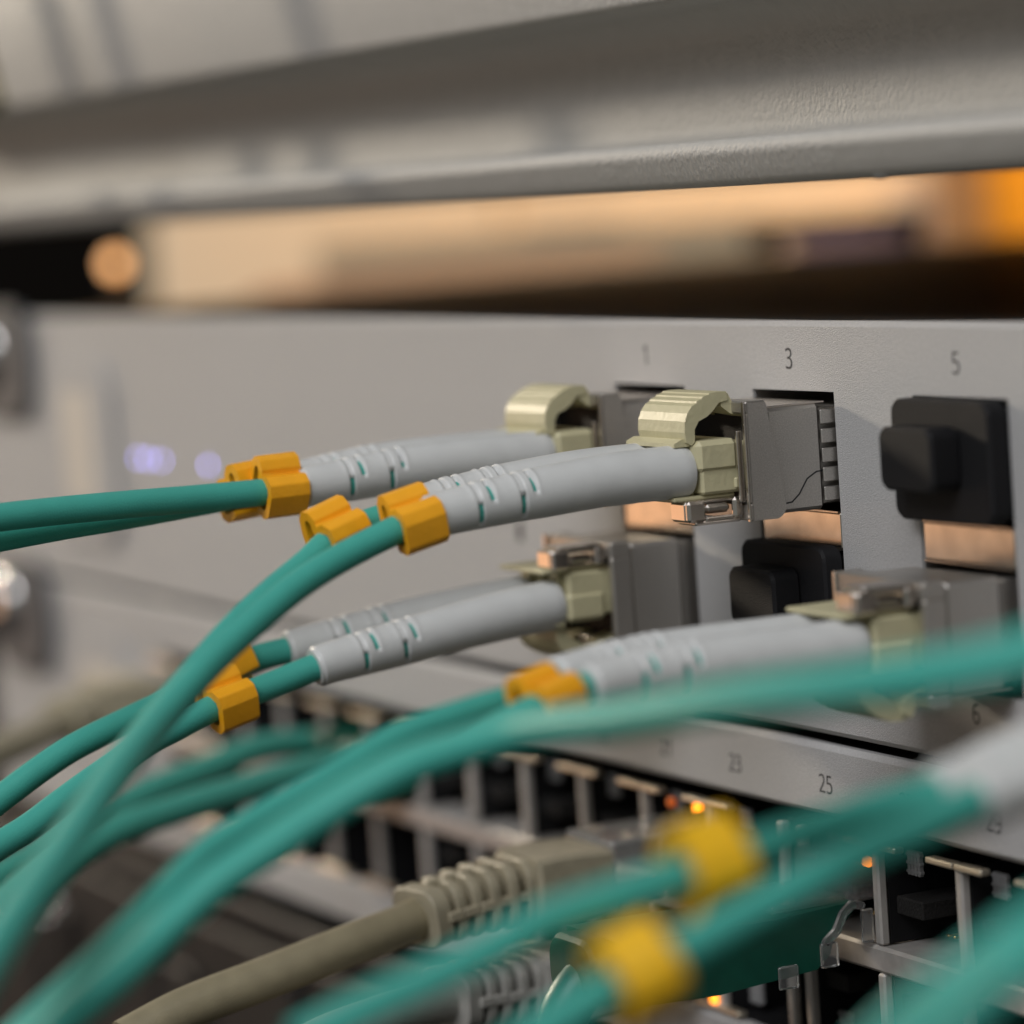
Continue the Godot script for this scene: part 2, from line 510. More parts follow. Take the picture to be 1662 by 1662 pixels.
func materials() -> void:
	var fine := noise_map(0.17, 3, true, 5.0, 0, 2)
	var peel := noise_map(0.045, 8, true, 6.0)
	var mottled := noise_map(0.09, 5, false, 0, 0.86, 4)
	var cloudy := noise_map(0.012, 12, false, 0, 0.88, 4)
	var faint := noise_map(0.012, 14, false, 0, 0.955, 4)
	var specks := noise_map(0.16, 21, false, 0, 0.35, 2)
	mats.panel = grained(plain(Color(0.515, 0.512, 0.505), 0.6), 14, mottled, fine, 0.55)
	mats.rack = grained(plain(Color(0.43, 0.425, 0.40), 0.62), 20, faint, peel, 0.4)
	mats.rack.metallic_specular = 0.38
	mats.tray = grained(plain(Color(0.085, 0.08, 0.075), 0.42), 16, specks, fine, 0.3)
	mats.nickel = grained(plain(Color(0.50, 0.47, 0.43), 0.30, 1.0), 18, cloudy, null, 0)
	mats.divider = grained(plain(Color(0.62, 0.58, 0.52), 0.26, 1.0), 30, cloudy, null, 0)
	mats.steel = grained(plain(Color(0.62, 0.59, 0.55), 0.32, 0.88), 9, mottled, fine, 0.25)
	mats.edge = plain(Color(0.62, 0.57, 0.52), 0.27, 1.0)
	mats.port_metal = grained(plain(Color(0.60, 0.575, 0.54), 0.5, 0.4), 18, cloudy, null, 0)
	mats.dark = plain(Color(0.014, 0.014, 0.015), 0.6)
	mats.black = grained(plain(Color(0.010, 0.010, 0.011), 0.62), 12, null, fine, 0.35)
	mats.beige_clip = grained(plain(Color(0.53, 0.495, 0.31), 0.47), 22, faint, peel, 0.12)
	mats.boot = grained(plain(Color(0.60, 0.615, 0.605), 0.42), 20, faint, null, 0.0)
	mats.aqua = grained(plain(Color(0.064, 0.385, 0.318), 0.46), 25, faint, fine, 0.10)
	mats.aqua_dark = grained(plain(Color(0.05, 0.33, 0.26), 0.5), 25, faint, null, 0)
	mats.yellow = grained(plain(Color(0.96, 0.43, 0.010), 0.42), 15, faint, peel, 0.15)
	mats.lemon = grained(plain(Color(0.88, 0.50, 0.010), 0.45), 15, faint, peel, 0.15)
	mats.beige = grained(plain(Color(0.42, 0.375, 0.265), 0.45), 20, cloudy, fine, 0.15)
	mats.grey_boot = grained(plain(Color(0.37, 0.365, 0.335), 0.45), 20, cloudy, fine, 0.15)
	mats.olive = grained(plain(Color(0.31, 0.27, 0.17), 0.48), 22, cloudy, fine, 0.15)
	mats.green = grained(plain(Color(0.004, 0.085, 0.055), 0.32), 20, cloudy, null, 0)
	mats.green_cable = grained(plain(Color(0.012, 0.14, 0.105), 0.4), 20, cloudy, null, 0)
	mats.aqua.metallic_specular = 0.3
	mats.black.metallic_specular = 0.3
	mats.ink = plain(Color(0.035, 0.035, 0.038), 0.7)
	mats.gasket = plain(Color(0.78, 0.70, 0.56), 0.34, 0.85)
	mats.gold = plain(Color(0.75, 0.50, 0.18), 0.25, 1.0)
	mats.chrome = plain(Color(0.75, 0.75, 0.74), 0.14, 1.0)
	mats.washer = plain(Color(0.055, 0.065, 0.075), 0.55)
	mats.hood = grained(plain(Color(0.03, 0.029, 0.028), 0.5), 30, cloudy, fine, 0.3)
	mats.hood.metallic_specular = 0.2
	mats.clear = plain(Color(0.95, 0.96, 0.95), 0.05)
	mats.clear.refraction_enabled = true
	mats.clear.refraction_scale = 0.05
	mats.clear.albedo_color.a = 0.07
	mats.milky = plain(Color(0.8, 0.8, 0.78), 0.12)
	mats.milky.refraction_enabled = true
	mats.milky.refraction_scale = 0.05
	mats.milky.albedo_color.a = 0.2
	mats.pipe = plain(Color(0.28, 0.28, 0.28), 0.15)
	mats.led_blue = plain(Color(0.5, 0.5, 0.7), 0.3)
	mats.led_blue.emission_enabled = true
	mats.led_blue.emission = Color(0.62, 0.60, 1.0)
	mats.led_blue.emission_energy_multiplier = 9.0
	mats.led_orange = plain(Color(0.8, 0.4, 0.1), 0.3)
	mats.led_orange.emission_enabled = true
	mats.led_orange.emission = Color(1.0, 0.55, 0.06)
	mats.led_orange.emission_energy_multiplier = 3.2
	mats.led_dim = plain(Color(0.5, 0.15, 0.02), 0.3)
	mats.led_dim.emission_enabled = true
	mats.led_dim.emission = Color(1.0, 0.35, 0.05)
	mats.led_dim.emission_energy_multiplier = 0.22


# ------------------------------------------------------------------ the unit above: a folded sheet with a rolled lower lip
func upper_unit() -> void:
	var o := thing("rack_tray", "grey painted steel tray with a rolled lip, above the fibre switch", "rack tray", Vector3(0, 12.7, 0))
	# profile in (z, y), front side; followed by the way back inside the sheet
	var prof := PackedVector2Array([Vector2(8.2, 75), Vector2(8.2, 30.5), Vector2(8.0, 30.0), Vector2(7.5, 29.75)])
	prof.append(Vector2(2.0, 29.6))
	for k in 13:      # the hollow under the upper edge
		var a := PI / 2 * k / 12
		prof.append(Vector2(1.0 - 3.5 * sin(a), 29.5 - 3.5 * (1.0 - cos(a))))
	prof.append_array([Vector2(-2.5, 18.6), Vector2(-2.2, 17.6), Vector2(-1.4, 17.05), Vector2(2.0, 16.95), Vector2(6.9, 17.0)])
	for k in 7:       # the folded lip: a narrow upright face, then a face that turns under
		var a := deg_to_rad(90.0 - 110.0 * k / 6)
		prof.append(Vector2(7.2 + 1.1 * cos(a), 15.9 + 1.1 * sin(a)))
	prof.append_array([Vector2(8.0, 15.1), Vector2(7.4, 13.5), Vector2(6.9, 12.95), Vector2(6.1, 12.7)])
	prof.append_array([Vector2(-9, 12.7), Vector2(-9, 75)])
	begin()
	extrude(prof, Vector3(-262, 0, 0), Vector3(0, 0, 1), Vector3(0, 1, 0), Vector3(462, 0, 0), true)
	finish("tray_front", mats.rack, o)
	begin()
	span(-262, 200, 12.9, 74.8, -320, -9.1)
	finish("tray_body", mats.tray, o)
	begin()   # a runny drop of paint on the lower edge
	dome(Vector3(29.0, 12.86, 6.9), 0.75, 0.3, Vector3(0, -1, 0), 14)
	finish("paint_drip", mats.rack, o)
	begin()   # a thin dark strip laid on near the right end
	extrude(rounded(7.5, 0.75, 0.3), Vector3(56.5, 18.9, -0.01), Vector3(1, 0, 0), Vector3(0, 1, 0), Vector3(0, 0, 0.03))
	finish("dark_mark", plain(Color(0.10, 0.09, 0.105), 0.6), o)


# ------------------------------------------------------------------ the fibre switch
func fibre_switch() -> void:
	var o := thing("fibre_switch", "silver grey rack switch with paired fibre ports numbered 1 to 6", "network switch", Vector3(0, -38.3, 0))
	var holes := []
	for k in range(-1, 6):
		holes.append([-7.2 + 28 * k, 7.6 + 28 * k, -31.9, -6.4])
	begin()
	plate(-252, 200, -38.3, 0, holes, 0, 1.2, 0.5)
	finish("faceplate", mats.panel, o)
	begin()
	span(-225, 198, -38.1, -0.25, -300, -46)
	span(-225, 198, -4.5, -0.25, -45.9, -1.3)
	span(-225, 198, -38.1, -34.5, -45.9, -1.3)
	finish("chassis", mats.tray, o)
	for k in range(-1, 6):
		var x := 28.0 * k
		begin()        # the open metal cage behind the two openings of a column
		for y in [[-17.3, -6.45], [-31.85, -20.9]]:
			quad(Vector3(x - 7.15, y[0], -38), Vector3(x + 7.55, y[0], -38), Vector3(x + 7.55, y[1], -38), Vector3(x - 7.15, y[1], -38), Vector3(0, 0, 1))
			quad(Vector3(x - 7.15, y[0], -38), Vector3(x - 7.15, y[1], -38), Vector3(x - 7.15, y[1], -0.3), Vector3(x - 7.15, y[0], -0.3), Vector3(1, 0, 0))
			quad(Vector3(x + 7.55, y[0], -38), Vector3(x + 7.55, y[1], -38), Vector3(x + 7.55, y[1], -0.3), Vector3(x + 7.55, y[0], -0.3), Vector3(-1, 0, 0))
			quad(Vector3(x - 7.15, y[0], -38), Vector3(x + 7.55, y[0], -38), Vector3(x + 7.55, y[0], -0.3), Vector3(x - 7.15, y[0], -0.3), Vector3(0, 1, 0))
			quad(Vector3(x - 7.15, y[1], -38), Vector3(x + 7.55, y[1], -38), Vector3(x + 7.55, y[1], -0.3), Vector3(x - 7.15, y[1], -0.3), Vector3(0, -1, 0))
		var cage := finish("port_cage", mats.steel, o)
		begin()
		span(x - 6.85, x + 7.3, -20.75, -17.45, -6, -0.12, 0.15)
		finish("divider_plate", mats.divider, cage)
		begin()
		span(x - 6.7, x + 7.1, -17.45, -17.3, -5, 0.05)
		span(x - 6.7, x + 7.1, -20.9, -20.75, -5, 0.05)
		finish("spring_lip", mats.nickel, cage)
	var n := 0
	for w in ["1", "3", "5", "7"]:
		text(o, w, -28.0 + 28 * n, -3.5, 1.95, mats.ink)
		text(o, ["2", "4", "6", "8"][n], -28.0 + 28 * n, -33.75, 1.75, mats.ink)
		n += 1
	for x in [-178.0, -174.4, -169.2, -151.6]:
		begin()
		dome(Vector3(x, -19.4, -0.05), 0.45, 0.25)
		finish("status_led", mats.led_blue, o)
	ear_frame(o, -7.4, -31.0)
	begin()   # small lettering marks under the boots, too small to read
	span(-60.2, -58.8, -23.9, -21.9, 0.004, 0.02)
	finish("printed_mark", mats.ink, o)


func ear_frame(o: Node3D, top: float, bottom: float) -> void:   # the raised frame with a pale insert at the left end
	var f := stroke([[-191, top], [-209, top], [-213, top - 3], [-213, bottom + 3], [-209, bottom], [-191, bottom], [-187.5, bottom + 3], [-187.5, top - 3], [-190, top - 0.2]], 1.1)
	begin()
	extrude(f, Vector3(0, 0, -0.02), Vector3(1, 0, 0), Vector3(0, 1, 0), Vector3(0, 0, 0.9))
	var e := finish("ear_frame", mats.panel, o)
	begin()
	span(-207, -195, bottom + 4.2, top - 2.8, 0.02, 0.9, 0.4)
	finish("ear_insert", grained(plain(Color(0.62, 0.58, 0.5), 0.5), 14, null, null, 0), e)


# ------------------------------------------------------------------ the copper switch underneath
func copper_switch() -> void:
	var o := thing("copper_switch", "grey switch with two long rows of square copper ports, under the fibre switch", "network switch", Vector3(0, -74.5, 0))
	begin()
	plate(-252, 200, -46.1, -39.3, [], 0, 1.2, 0.5)
	finish("upper_faceplate", mats.panel, o)
	begin()
	plate(-252, 200, -74.4, -69.0, [], 0, 1.2, 0.5)
	finish("lower_faceplate", mats.panel, o)
	begin()
	plate(-252, -177, -68.9, -46.2, [], -0.02, 1.2, 0.3)
	finish("end_faceplate", mats.panel, o)
	begin()
	span(-176.8, 198, -46.2, -39.4, -250, -1.3)
	span(-176.8, 198, -74.3, -69.0, -250, -1.3)
	span(-176.8, 198, -69.1, -46.1, -250, -15)
	finish("chassis", mats.black, o)
	begin()
	span(-176.5, 170, -59.7, -57.2, -14.9, -0.35, 0.3)
	finish("middle_bar", mats.port_metal, o)
	# the metal walls between the ports, one by one, and what stands round them
	var walls := []
	for k in 13:
		walls.append(-8.0 - 14 * k)
	for k in 12:
		walls.append(-5.0 + 14 * k)
	org = Vector3(0, -74.5, 0)
	begin()
	box(Vector3(0, -74.5, 6.7), Vector3(1.1, 9.2, 1.0), 0.2)
	st.generate_normals()
	var wall_mesh := st.commit()
	begin()
	box(Vector3(0, -74.5, -0.7), Vector3(0.9, 9.1, 13.6), 0.05)
	st.generate_normals()
	var inner_mesh := st.commit()
	begin()
	box(Vector3(0, -74.5, 0), Vector3(4.3, 0.55, 1.1), 0.12)
	st.generate_normals()
	var strip_mesh := st.commit()
	begin()
	box(Vector3(0, -74.5, 0), Vector3(4.4, 1.7, 11), 0.15)
	st.generate_normals()
	var step_mesh := st.commit()
	begin()
	for k in 4:
		box(Vector3(-0.8 + 0.55 * k, -74.5, 0), Vector3(0.4, 2.3, 0.5), 0.06)
	for k in 3:
		box(Vector3(0, -75.3 + 0.8 * k, 0.02), Vector3(2.4, 0.3, 0.5), 0.06)
	st.generate_normals()
	var pipe_mesh := st.commit()
	begin()
	for k in 8:
		box(Vector3(-3.6 + 1.02 * k, -74.5, 0), Vector3(0.38, 0.3, 7), 0.08)
	st.generate_normals()
	var pin_mesh := st.commit()
	for x in walls:
		for row in 2:
			var y := -52.5 if row == 0 else -64.35
			shared("port_wall", wall_mesh, mats.port_metal, o, Vector3(x + (0.55 if x == -5.0 else 0.0), y, -7.55))
			shared("port_partition", inner_mesh, mats.black, o, Vector3(x + (0.55 if x == -5.0 else 0.0), y, -7.55))
			if x > -178 and not (x == -8.0 or x == -5.0):
				for s in [-2.3, 2.3]:
					shared("gasket_strip", strip_mesh, mats.gasket, o, Vector3(x + s, -47.75 if row == 0 else -68.35, -0.4))
			if x >= -92 and x < 60 and x != -8.0:
				shared("port_step", step_mesh, mats.hood, o, Vector3(x + 2.8, -53.5 if row == 0 else -62.6, -7.6))
				shared("contact_row", pin_mesh, mats.gold, o, Vector3(x + 7.2, -56.4 if row == 0 else -60.6, -9))
				for s in [2.2, 11.8]:
					shared("port_light_window", pipe_mesh, mats.pipe, o, Vector3(x + s, -49.6 if row == 0 else -67.0, -3.4))
	for l in [[-23.8, -48.55], [-29.3, -48.65], [8.0, -49.4], [-22.9, -67.7]]:
		begin()
		span(l[0] - 0.55, l[0] + 0.55, l[1] - 0.5, l[1] + 0.5, -0.6, 0.1, 0.2)
		finish("port_led", mats.led_orange if l[0] != -29.3 else mats.led_dim, o)
	for p in [[-57, "17"], [-43, "19"], [-29, "21"], [-15, "23"], [2, "25"], [16, "27"], [30, "29"], [44, "31"]]:
		text(o, p[1], p[0] - 0.1, -43.0, 1.75, mats.ink)
	ear_frame(o, -46.8, -66.0)


func bottom_device() -> void:
	var o := thing("server", "black server with a plain top edge, at the bottom of the rack", "server", Vector3(0, -122, 0))
	begin()
	plate(-252, 200, -81.0, -77.4, [], 0, 1.2, 0.5)
	finish("top_edge", mats.hood, o)
	begin()
	span(-400, 198, -122, -77.5, -300, -5)
	finish("body", mats.hood, o)
	for k in range(-1, 8):
		begin()
		span(-246 + 54 * k, -196 + 54 * k, -118, -83.5, -4.9, -2.5, 1.2)
		var d := finish("drive_door", mats.hood, o)
		begin()
		span(-243 + 54 * k, -230 + 54 * k, -99, -91, -2.4, -0.9, 0.8)
		finish("door_latch", mats.black, d)
	for p in [[-231.0, -89.8], [-236.5, -92.5]]:
		begin()
		dome(Vector3(p[0], p[1], 0), 1.3, 1.0)
		finish("door_stud", mats.chrome, o)


# ------------------------------------------------------------------ added dark floor, screws
func floor_below() -> void:
	org = Vector3.ZERO
	begin()
	span(-4000, 4000, -1020, -1000, -3000, 4000)  # unseen slab, added to block the background light from below
	var f := finish("floor", grained(plain(Color(0.035, 0.03, 0.027), 0.8), 400, noise_map(0.03, 4, false, 0, 0.7), null, 0), self)
	f.set_meta("kind", "structure")
	f.set_meta("label", "dark unseen floor added far below the rack to hold back light from beneath")


func screws() -> void:
	var first: Node3D
	var spots := [[Vector3(-237.5, -5.5, 0), "shiny rack screw in a dark washer, in the upper left corner"], [Vector3(-238.5, -43.6, 0), "shiny rack screw in a dark washer, left of the lower switch"]]
	for s in spots:
		if first == null:
			first = thing("rack_screw", s[1], "screw", s[0], "screws with dark washers")
			begin()
			extrude(rounded(27, 17, 6.5), s[0] + Vector3(4.5, -1.2, 0.02), Vector3(1, 0, 0), Vector3(0, 1, 0), Vector3(0, 0, 1.6), false, 0.4)
			finish("washer", mats.washer, first)
			begin()
			dome(s[0] + Vector3(0, 0, 1.5), 5.6, 2.6)
			finish("screw_head", mats.chrome, first)
		else:
			var c: Node3D = first.duplicate()
			c.name = numbered("rack_screw")
			add_child(c, true)
			c.position = s[0] * MM
			tag(c, s[1], "screw", "screws with dark washers")


# ------------------------------------------------------------------ what shows, blurred, through the slot
func facing(called: String, label: String, category: String, at: Vector3) -> Node3D:
	var o := thing(called, label, category, at)
	o.rotation.y = deg_to_rad(64.4)
	org = Vector3.ZERO
	return o


func background() -> void:
	var o := facing("cream_cupboard", "cream cupboard lit by a warm lamp, far behind the slot", "cupboard", Vector3(-601, -110, -301))
	begin()
	span(-134, 150, 0, 400, -80, 0, 2)
	finish("cupboard_front", plain(Color(0.76, 0.69, 0.53), 0.6), o)
	begin()
	span(-36, -33, 0, 380, -1, 1.6, 0.5)
	finish("cupboard_seam", plain(Color(0.55, 0.45, 0.30), 0.6), o)
	o = facing("cardboard_carton", "tan cardboard carton standing before the cream cupboard", "carton", Vector3(-447, -60, -204))
	begin()
	span(-58, 46, 0, 64.5, -60, 0, 1)
	finish("carton_body", plain(Color(0.52, 0.42, 0.27), 0.8), o)
	begin()
	span(-10, 12, 64.6, 64.9, -60, 0)
	finish("carton_tape", plain(Color(0.42, 0.30, 0.16), 0.4), o)
	o = facing("mauve_box", "mauve box far behind the slot, beside the yellow box", "box", Vector3(-515.0, -18.9, -319.9))
	begin()
	span(-20, 20, 14.0, 19.2, -30, 0.4, 0.5)
	finish("box_lid", plain(Color(0.12, 0.09, 0.11), 0.6), o)
	begin()
	span(-14, 19.6, 0, 13.9, -30, -0.4, 0.5)
	finish("box_body", plain(Color(0.30, 0.24, 0.30), 0.6), o)
	o = facing("flat_player", "thin flat black device lying on the switch, seen edge on through the slot", "device", Vector3(-230.8, -0.2, -147.3))
	begin()
	span(-15, 13, 2.2, 5.2, -45, 0, 0.5)
	finish("player_body", mats.dark, o)
	for e in [[-13, -2], [11, -2], [-13, -42], [11, -42]]:
		begin()
		span(e[0] - 1.2, e[0] + 1.2, 0, 2.15, e[1] - 1.2, e[1] + 1.2, 0.2)
		finish("foot", mats.black, o)
	o = facing("yellow_box", "orange yellow plastic box at the right end of the slot", "box", Vector3(-510.1, -40, -377.0))
	begin()
	span(-13, 40, 0, 90, -30, 0, 3)
	finish("box_body", plain(Color(0.80, 0.36, 0.01), 0.5), o)
	o = facing("wooden_board", "brown wooden board standing beside the yellow box", "board", Vector3(-524.0, -40, -360.0))
	begin()
	span(-6.5, 7.5, 0, 90, -12, 0, 1)
	finish("board_face", plain(Color(0.30, 0.19, 0.09), 0.6), o)
	o = facing("wooden_shelf", "brown wooden shelf edge low behind the slot", "shelf", Vector3(-352, -40, -123.7))
	begin()
	span(-36, 50, 0, 35.8, -80, 0, 1)
	finish("shelf_board", plain(Color(0.20, 0.085, 0.04), 0.6), o)
	o = facing("dark_cabinet", "dark cabinet far behind the left end of the slot", "cabinet", Vector3(-1216, -300, -319))
	begin()
	span(-400, 130, 0, 800, -100, 0, 4)
	var black_paint := plain(Color(0.005, 0.0045, 0.004), 0.8)
	black_paint.metallic_specular = 0.15
	finish("cabinet_door", black_paint, o)


# ------------------------------------------------------------------ transceivers, dust plugs
func transceivers() -> void:
	var o := thing("transceiver", "metal transceiver in port 3, top middle, with grey boots plugged in", "transceiver", Vector3(0.2, CUP, 0), "transceivers in the fibre ports")
	org = Vector3.ZERO
	begin()
	span(-6.8, 6.85, -4.8, 4.8, 1.25, 6.9, 0.35)
	span(-6.1, 6.1, -4.4, 4.4, -30, 1.2, 0.1)
	finish("shell", mats.steel, o)
	begin()    # the ring at the front
	span(-7.1, 7.15, 4.5, 5.6, 7.0, 9.1, 0.15)
	span(-7.1, 7.15, -5.15, -3.6, 7.0, 9.1, 0.15)
	span(-7.1, -6.2, -3.6, 4.5, 7.0, 9.1, 0.15)
	span(6.25, 7.15, -3.6, 4.5, 7.0, 9.1, 0.15)
	var ring := finish("front_ring", mats.steel, o)
	begin()
	span(6.72, 7.2, -5.2, 5.6, 9.12, 9.32, 0.06)
	span(6.0, 6.3, -3.4, 3.0, 9.12, 9.7, 0.06)
	finish("bright_edge", mats.edge, ring)
	begin()    # the tongue bent back along the side
	var tongue := PackedVector2Array([Vector2(9.0, 5.55), Vector2(9.0, -5.1)])
	for k in 9:
		var a := deg_to_rad(-80.0 - 95.0 * k / 8)
		tongue.append(Vector2(6.75 + 1.15 * cos(a), -3.9 + 1.25 * sin(a)))
	tongue.append_array([Vector2(5.9, -1.6), Vector2(6.7, 2.6), Vector2(7.1, 5.3)])
	extrude(tongue, Vector3(7.16, 0, 0), Vector3(0, 0, 1), Vector3(0, 1, 0), Vector3(0.22, 0, 0), false, 0.05)
	finish("side_tongue", mats.steel, ring)
	begin()
	span(-6.1, 6.2, -3.5, 4.4, 6.9, 7.4)
	finish("socket", mats.black, o)
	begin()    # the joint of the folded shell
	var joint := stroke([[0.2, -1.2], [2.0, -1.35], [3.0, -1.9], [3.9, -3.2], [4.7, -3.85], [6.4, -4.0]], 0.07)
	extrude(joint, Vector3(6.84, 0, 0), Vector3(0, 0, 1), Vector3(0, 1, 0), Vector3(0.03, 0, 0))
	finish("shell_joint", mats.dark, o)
	for k in 5:
		begin()
		var y := 3.55 - 1.75 * k
		span(6.75, 7.0, y - 0.66, y + 0.66, -0.6, 1.3, 0.08)
		finish("spring_finger", mats.steel, o)
	begin()
	span(-6.6, 6.6, 4.78, 4.95, 0.6, 6.8, 0.05)
	finish("top_flap", mats.edge, o)
	# the bail: a small folded metal frame beside the plugs
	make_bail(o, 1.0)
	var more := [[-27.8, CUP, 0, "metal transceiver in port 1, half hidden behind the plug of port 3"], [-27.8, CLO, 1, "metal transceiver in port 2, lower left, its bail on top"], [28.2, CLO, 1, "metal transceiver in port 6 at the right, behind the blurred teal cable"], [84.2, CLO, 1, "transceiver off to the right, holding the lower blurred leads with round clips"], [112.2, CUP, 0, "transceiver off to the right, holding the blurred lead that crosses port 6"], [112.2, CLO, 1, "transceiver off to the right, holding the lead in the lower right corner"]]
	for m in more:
		var c: Node3D = o.duplicate()
		c.name = numbered("transceiver")
		add_child(c, true)
		c.position = Vector3(m[0], m[1], 0) * MM
		c.rotation.z = PI * m[2]
		tag(c, m[3], "transceiver", "transceivers in the fibre ports")
		if m[2] == 1:      # turned upside down, with the bail on the other side
			var old := c.get_node("bail")
			c.remove_child(old)
			old.free()
			make_bail(c, -1.0)


func make_bail(o: Node3D, side: float) -> void:
	org = Vector3.ZERO
	var part := func(x0: float, x1: float, y0: float, y1: float, z0: float, z1: float, b: float) -> void:
		span(minf(x0 * side, x1 * side), maxf(x0 * side, x1 * side), y0, y1, z0, z1, b)
	begin()
	part.call(2.4, 5.9, -5.15, -4.75, 9.4, 14.2, 0.18)
	part.call(5.2, 5.95, -4.85, -2.9, 13.0, 14.9, 0.28)
	part.call(5.2, 5.95, -4.85, -2.9, 9.1, 10.2, 0.28)
	part.call(5.35, 5.85, -4.9, -4.45, 10.15, 13.05, 0.12)
	part.call(2.4, 5.3, -4.85, -3.0, 14.2, 14.85, 0.25)
	part.call(2.4, 5.3, -3.3, -2.95, 9.2, 14.3, 0.12)
	var bail := finish("bail", mats.edge, o)
	begin()
	part.call(3.0, 5.6, -4.2, -3.35, 10.35, 12.85, 0.3)
	finish("bail_block", mats.nickel, bail)


func dust_plugs() -> void:
	var first: Node3D
	for s in [[28.2, CUP, "black dust plug in port 5, top right, with a square grip"], [0.2, CLO, "black dust plug in port 4, under the transceiver of port 3"]]:
		var at := Vector3(s[0], s[1], 0)
		if first:
			var c: Node3D = first.duplicate()
			c.name = numbered("dust_plug")
			add_child(c, true)
			c.position = at * MM
			tag(c, s[2], "dust plug", "black dust plugs")
			continue
		first = thing("dust_plug", s[2], "dust plug", at, "black dust plugs")
		begin()
		extrude(rounded(15.3, 10.5, 1.3), at + Vector3(-0.2, 0.35, 0.05), Vector3(1, 0, 0), Vector3(0, 1, 0), Vector3(0, 0, 2.1), true, 0.25)
		finish("plug_flange", mats.black, first)
		begin()
		span(at.x - 6.7, at.x + 6.7, at.y - 4.6, at.y + 4.8, -12, 0.04, 0.4)
		finish("plug_body", mats.black, first)
		begin()
		extrude(rounded(8.4, 5.5, 1.1), at + Vector3(-1.1, 0.75, 2.1), Vector3(1, 0, 0), Vector3(0, 1, 0), Vector3(0, 0, 3.0), true, 0.3)
		finish("grip", mats.black, first)


# ------------------------------------------------------------------ fibre leads
func boot_radius(s: float, a: float) -> float:
	var r := 2.45
	if s < 0.6:
		r = 2.25 + 0.33 * s
	elif s < 15:
		r = lerpf(2.45, 2.26, (s - 0.6) / 14.4)
	else:
		r = lerpf(2.26, 1.92, (s - 15.0) / 11.0)
	for g in [[16.0, 0], [17.25, 1], [20.1, 0], [21.35, 1]]:
		if absf(s - g[0]) < 0.27:
			r -= 0.05 * maxf(0.0, sin(a))
			var w := rad_to_deg(fposmod(a, PI))       # the cuts go through from both sides
			if (g[1] == 0 and w > 8 and w < 78) or (g[1] == 1 and (w > 128 or w < 12)):
				r = 1.6
		elif absf(s - g[0]) < 0.75:
			r += 0.10 * maxf(0.0, sin(a)) * (1.0 - absf(absf(s - g[0]) - 0.45) / 0.31)
	if s > 25.7:
		r -= 0.2
	return r


func clip_shape(f: Transform3D, mirror: float, turn := 0.0) -> void:
	var path := [[0.0, -2.1], [1.35, -2.1], [1.95, -1.5], [2.0, 0.7], [1.5, 1.6], [0.6, 1.8], [-0.15, 1.4], [-0.55, 0.75], [-0.95, 1.2], [-1.15, 2.1], [-1.8, 2.6], [-2.6, 2.5], [-3.0, 1.8], [-2.95, 0.4], [-2.7, -0.9]]
	if turn < -0.85:     # the round, closed kind
		path = [[-1.0, -2.3], [1.0, -2.5], [2.2, -1.9], [2.6, 0.0], [2.2, 1.9], [1.0, 2.6], [-1.0, 2.6], [-2.2, 1.9], [-2.6, 0.0], [-2.3, -1.5]]
	for p in path:
		p[0] *= mirror * (1.0 if turn < -0.85 else 0.86)
		p[1] *= 1.0 if turn < -0.85 else 0.86
	var poly := stroke(path, 0.45 if turn < -0.85 else 0.40)
	var g := f * Transform3D(Basis(Vector3(0, 0, 1), turn), Vector3.ZERO)
	extrude(poly, g.origin - g.basis.z * 2.0, g.basis.x, g.basis.y, g.basis.z * 4.0, true)


